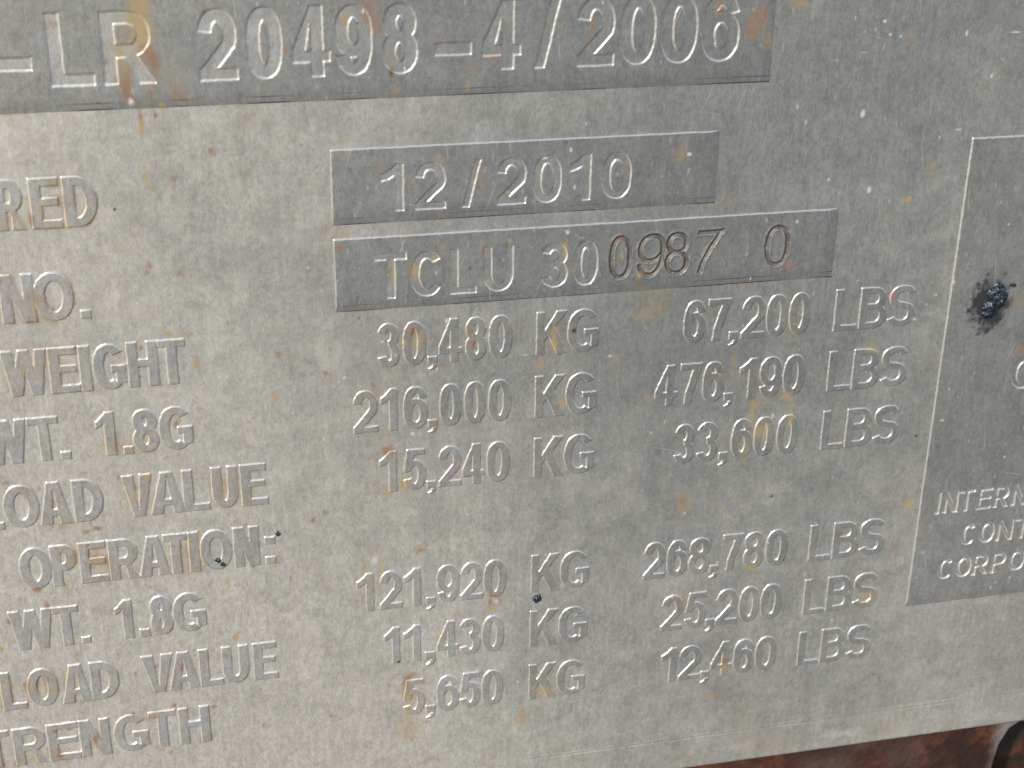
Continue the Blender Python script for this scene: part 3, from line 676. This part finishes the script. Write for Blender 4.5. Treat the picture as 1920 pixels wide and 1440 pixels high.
# ------------------------------------------------------------------ the wall and the rusty ledge behind the plate
def make_box_mesh(name, outline, z0, z1, mat, bevel, parent=None):
    """outline (mm, plate axes) extruded from z0 (back) to z1 (front) with a rounded front rim"""
    import bmesh
    bm = bmesh.new()
    vs_ = [bm.verts.new((x * MM, -z1 * MM, y * MM)) for x, y in outline]
    fc = bm.faces.new(vs_)
    r = bmesh.ops.extrude_face_region(bm, geom=[fc])
    vv = [e for e in r['geom'] if isinstance(e, bmesh.types.BMVert)]
    for vtx in vv: vtx.co.y = -z0 * MM
    bmesh.ops.recalc_face_normals(bm, faces=bm.faces)
    if bevel:
        ed = [e for e in bm.edges if all(abs(vx.co.y + z1 * MM) < 1e-7 for vx in e.verts)]
        bmesh.ops.bevel(bm, geom=ed, offset=bevel * MM, segments=5, profile=0.5, affect='EDGES')
    me = bpy.data.meshes.new(name); bm.to_mesh(me); bm.free()
    for p in me.polygons: p.use_smooth = True
    me.set_sharp_from_angle(angle=math.radians(40))
    me.materials.append(mat)
    o = bpy.data.objects.new(name, me); sc.collection.objects.link(o)
    if parent: o.parent = parent
    return o

wall = make_box_mesh('container_wall', [(-210, -190), (210, -190), (210, 130), (-210, 130)], -34.0, -26.0, M_RUST2, 0)
wall.location = (0, 0, HANG)
wall['label'] = 'dark brown rusted steel wall in shade, right of the reddish bracket'
wall['category'] = 'wall'

ledge_outline = [(-190, -170), (112, -170), (115.2, -140), (117.6, -120), (118.7, -110), (119.4, -105), (121.2, -101), (125.5, -98.0), (130.0, -96.6), (131, -88), (-190, -88)]
ledge = make_box_mesh('steel_bracket', ledge_outline, -24.0, -3.2, M_RUST, 0.7)
ledge.location = (0, 0, HANG)
ledge['label'] = 'reddish brown rusted steel bracket with pale worn edge, below the grey plate'
ledge['category'] = 'bracket'

# ------------------------------------------------------------------ the plate
plate = bpy.data.objects.new('data_plate', None)
sc.collection.objects.link(plate)
plate.location = (0, 0, HANG)
plate.empty_display_size = 0.02
plate['label'] = 'weathered grey metal plate with raised weights and dates, rust spots and a black scorch'
plate['category'] = 'data plate'

H = 0.25            # height of the unetched surface above the etched one
EB = 0.17           # width of the sloping wall

def up(t, eb=EB):          # 0 below, 1 above, wall centred on t = 0
    t = np.clip(t / eb + 0.5, 0, 1)
    return t * t * (3 - 2 * t) * 0.3 + t * 0.7

# base sheet
fx0, fx1 = -107.0, 128.0
xv = np.concatenate([axis(-185, fx0, 3)[:-1], axis(fx0, fx1, 0.27), axis(fx1, 168, 3)[1:]])
EDGE = -96.22
yv = np.concatenate([[EDGE - .001, EDGE, EDGE + .06, EDGE + .2, EDGE + .45], axis(EDGE + .7, -89.6, 0.27), axis(-89.5, -86.6, 0.09), axis(-86.4, 77, 0.27), axis(79, 96, 3)])
XX, YY = np.meshgrid(xv, yv)
Z = np.zeros_like(XX) - 0.03
wob = 0.05 * vnoise(XX, YY * 0 + 1, 6.0, 41)
keep = np.clip(0.65 + 0.6 * vnoise(XX, YY * 0, 9.0, 42), 0.12, 1.0)
Z -= 0.11 * keep * np.exp(-((YY + 88.0 + wob) / 0.17) ** 2)
Z += 0.07 * keep * np.exp(-((YY + 87.66 + wob) / 0.15) ** 2)
Z -= 0.07 * np.clip((XX - 20) / 80, 0, 1) * keep * np.exp(-((YY + 86.9 + wob) / 0.14) ** 2)
Z[0] = -1.5; Z[1] = -0.30; Z[2] = -0.14; Z[3] = -0.07; Z[4] = -0.04
CX, CY = cells(XX), cells(YY)
under = np.zeros(CX.shape, bool)      # the sheet is one with the raised areas, so it stops under them
for x0, y0, x1, y1 in ((-150.0, 54.9, 46.25, 79.0), (-32.2, 33.0, 37.6, 46.42), (-32.2, 16.85, 62.3, 30.44), (87.8, -60.6, 152.0, 42.67)):
    under |= (CX > x0 + 0.9) & (CX < x1 - 0.9) & (CY > y0 + 0.9) & (CY < y1 - 0.9)


STY = {'A': (1.85, 1.62), 'B': (1.55, 1.34), 'T': (2.15, 2.05), 'D': (1.52, 1.36), 'I': (0.78, 0.70), 'J': (1.15, 1.10)}
WALL = {'A': 0.24, 'B': 0.17, 'T': 0.30, 'D': 0.20, 'I': 0.17, 'J': 0.22}
FIX = {'KG': [('K', 4.45, 10.35), ('G', 10.40, 16.42)], 'LBS': [('L', 63.70, 68.55), ('B', 68.90, 74.62), ('S', 74.82, 80.65)]}
D = np.full(XX.shape, 9.0)
for st_, base, cap, txt, ch in WORDS:
    if st_ in 'AB':
        D = np.minimum(D, text_sdf(XX, YY, FIX.get(txt, ch), base, cap, *STY[st_]))
for x0, y0, x1, y1 in ((-150.0, 54.9, 46.25, 79.0), (-32.2, 33.0, 37.6, 46.42), (-32.2, 16.85, 62.3, 30.44), (87.8, -60.6, 152.0, 42.67)):
    D = np.minimum(D, rect(XX, YY, x0, y0, x1, y1))
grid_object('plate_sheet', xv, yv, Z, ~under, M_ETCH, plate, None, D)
for st_, base, cap, txt, ch in WORDS:
    if st_ not in 'AB': continue
    sx_, sy_ = STY[st_]
    ch = FIX.get(txt, ch)
    xv = axis(ch[0][1] - 0.5, ch[-1][2] + 0.5, 0.09)
    yv = axis(base - (2.2 if ',' in txt else 0.5), base + cap + 0.5, 0.09)
    XX, YY = np.meshgrid(xv, yv)
    d = text_sdf(XX, YY, ch, base, cap, sx_, sy_)
    hh = 0.23 if st_ == 'A' else 0.20
    Z = -0.06 + (hh + 0.06) * up(-d, WALL[st_])
    nm = 'raised_number' if txt[0].isdigit() else 'raised_word'
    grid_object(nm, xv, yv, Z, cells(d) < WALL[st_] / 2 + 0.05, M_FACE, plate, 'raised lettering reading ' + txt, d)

def panel(name, x0, y0, x1, y1, step, texts, stamped, label, inside=None, mat=None):
    xv = axis(x0 - 0.4, x1 + 1.0, step); yv = axis(y0 - 1.0, y1 + 0.4, step)
    XX, YY = np.meshgrid(xv, yv)
    # the left and top sides are steep steps; towards the right and bottom the area fades into the sheet
    steep = np.maximum(x0 - XX, YY - y1) + 0.03 * vnoise(XX, YY, 0.7, 51) + 0.02 * vnoise(XX, YY, 2.5, 52)
    fade = np.maximum(XX - x1, y0 - YY) + 0.02 * vnoise(XX, YY, 3.0, 53)
    low = np.clip(-fade / 3.2, 0, 1)
    Z = np.minimum(-0.06 + (H + 0.06) * up(-steep), -0.012 + (H + 0.012) * (1 - (1 - low) ** 2))
    mask = (cells(steep) < EB / 2 + 0.05) & (cells(fade) < 0.0)
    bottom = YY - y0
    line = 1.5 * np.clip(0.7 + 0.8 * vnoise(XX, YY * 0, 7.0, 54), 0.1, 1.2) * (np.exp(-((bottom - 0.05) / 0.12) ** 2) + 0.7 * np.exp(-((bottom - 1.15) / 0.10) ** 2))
    subs = []
    for st_, base, cap, txt, ch in texts:
        d = text_sdf(XX, YY, ch, base, cap, *STY[st_])
        Z = np.where(d < 0.4, np.minimum(Z, H * up(d, WALL[st_])), Z)
        mk = (cells(d) < EB / 2) & mask
        mask = mask & ~mk
        subs.append(('engraved_number' if any(c.isdigit() for c in txt) else 'engraved_word', mk, M_FACE, 'engraved lettering reading ' + txt))
    for base, cap, txt, ch in stamped:
        d = text_sdf(XX, YY, ch, base, cap, 0.86, 0.82, True)
        t = np.clip(-(d - 0.08) / 0.55, 0, 1)
        Z = np.where(d < 1.2, Z - 0.50 * t ** 1.1 * (0.8 + 0.25 * vnoise(XX, YY, 1.1, 77)) + 0.06 * (1 + vnoise(XX, YY, 0.8, 78)) * np.exp(-((d - 0.22) / 0.17) ** 2), Z)
        mk = (cells(d) < 0.08) & mask
        mask = mask & ~mk
        subs.append(('stamped_number', mk, M_GROOVE, 'dark stamped figures reading ' + txt))
    if inside is not None: Z = inside(XX, YY, Z)
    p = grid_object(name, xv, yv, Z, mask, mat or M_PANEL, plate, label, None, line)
    for nm, mk, mt, lb in subs:
        grid_object(nm, xv, yv, Z, mk, mt, p, lb)
    return p

W_ = lambda sty: [w for w in WORDS if w[0] in sty]
panel('raised_panel', -150.0, 54.9, 46.25, 79.0, 0.14, W_('T'), [], 'long darker raised strip along the top edge')
panel('raised_panel', -32.2, 33.0, 37.6, 46.42, 0.11, [w for w in W_('D') if w[3] == '12/2010'], [], 'darker raised box around 12/2010')
panel('raised_panel', -32.2, 16.85, 62.3, 30.44, 0.11, [w for w in W_('D') if w[3] != '12/2010'], [w[1:] for w in W_('S')], 'darker raised box around TCLU 30')
panel('raised_panel', 87.8, -60.6, 152.0, 42.67, 0.14, W_('IJ'), [], 'tall darker raised panel at the right', mat=M_PANEL2)

# blobs of spatter stuck to the plate
def blob(x, y, rx, ry, h, seed, label, ang=0.0, power=0.8):
    n = 44
    t = np.linspace(-1.25, 1.25, n)
    A, B_ = np.meshgrid(t, t)
    ca, sa = math.cos(ang), math.sin(ang)
    px = x + (A * ca * rx - B_ * sa * ry); py = y + (A * sa * rx + B_ * ca * ry)
    rr = np.hypot(A, B_) * (1 + 0.30 * vnoise(px, py, max(rx, ry) * .7, seed) + 0.15 * vnoise(px, py, max(rx, ry) * .3, seed + 1))
    dome = np.clip(1 - rr ** 2, -0.2, 1)
    z = np.where(dome > 0, H * 0 + h * np.clip(dome, 0, 1) ** power, dome * 0.8)
    z = z * (1 + 0.35 * vnoise(px, py, max(rx, ry) * .32, seed + 2)) + 0.06 * h * vnoise(px, py, max(rx, ry) * .16, seed + 3)
    return px, py, z, rr

def add_blob(x, y, rx, ry, h, seed, label, base=0.0, ang=0.0):
    px, py, z, rr = blob(x, y, rx, ry, h, seed, label, ang)
    n = px.shape[0]
    zz = base + z + undulate(px, py)
    co = np.stack([px * MM, -zz * MM, py * MM], -1).reshape(-1, 3)
    jj, ii = np.nonzero(cells(rr) < 1.1)
    q = np.stack([jj * n + ii, jj * n + ii + 1, (jj + 1) * n + ii + 1, (jj + 1) * n + ii], 1)
    us = np.unique(q); idx = -np.ones(n * n, int); idx[us] = np.arange(us.size)
    me = bpy.data.meshes.new('weld_spatter')
    me.from_pydata(co[us].tolist(), [], idx[q].tolist())
    for p in me.polygons: p.use_smooth = True
    me.materials.append(M_SPAT)
    o = bpy.data.objects.new('weld_spatter', me); sc.collection.objects.link(o); o.parent = plate
    o['label'] = label

add_blob(98.0, 10.2, 2.1, 2.5, 1.3, 61, 'largest blue-black lump, in the middle of the scorch mark', H, 0.5)
add_blob(96.6, 7.9, 1.7, 1.9, 0.9, 66, 'black lump at the lower left of the largest one', H, 0.3)
add_blob(101.0, 12.5, 0.75, 0.28, 0.5, 71, 'small splinter at the upper right of the largest lump', H, 0.1)
add_blob(-56.1, -31.4, 0.7, 0.5, 0.25, 75, 'grey black lump in the letter O of OPERATION', 0.1, -0.6)
add_blob(-55.3, -32.2, 0.55, 0.5, 0.35, 78, 'black tip of the lump in OPERATION', 0.2, 0.0)
add_blob(-44.8, -26.95, 0.42, 0.55, 0.28, 81, 'small black speck right of OPERATION', 0.0, 0.2)
add_blob(5.9, -47.9, 0.85, 1.0, 0.5, 85, 'black lump between the 121,920 KG and 11,430 KG lines', 0.0, 0.3)
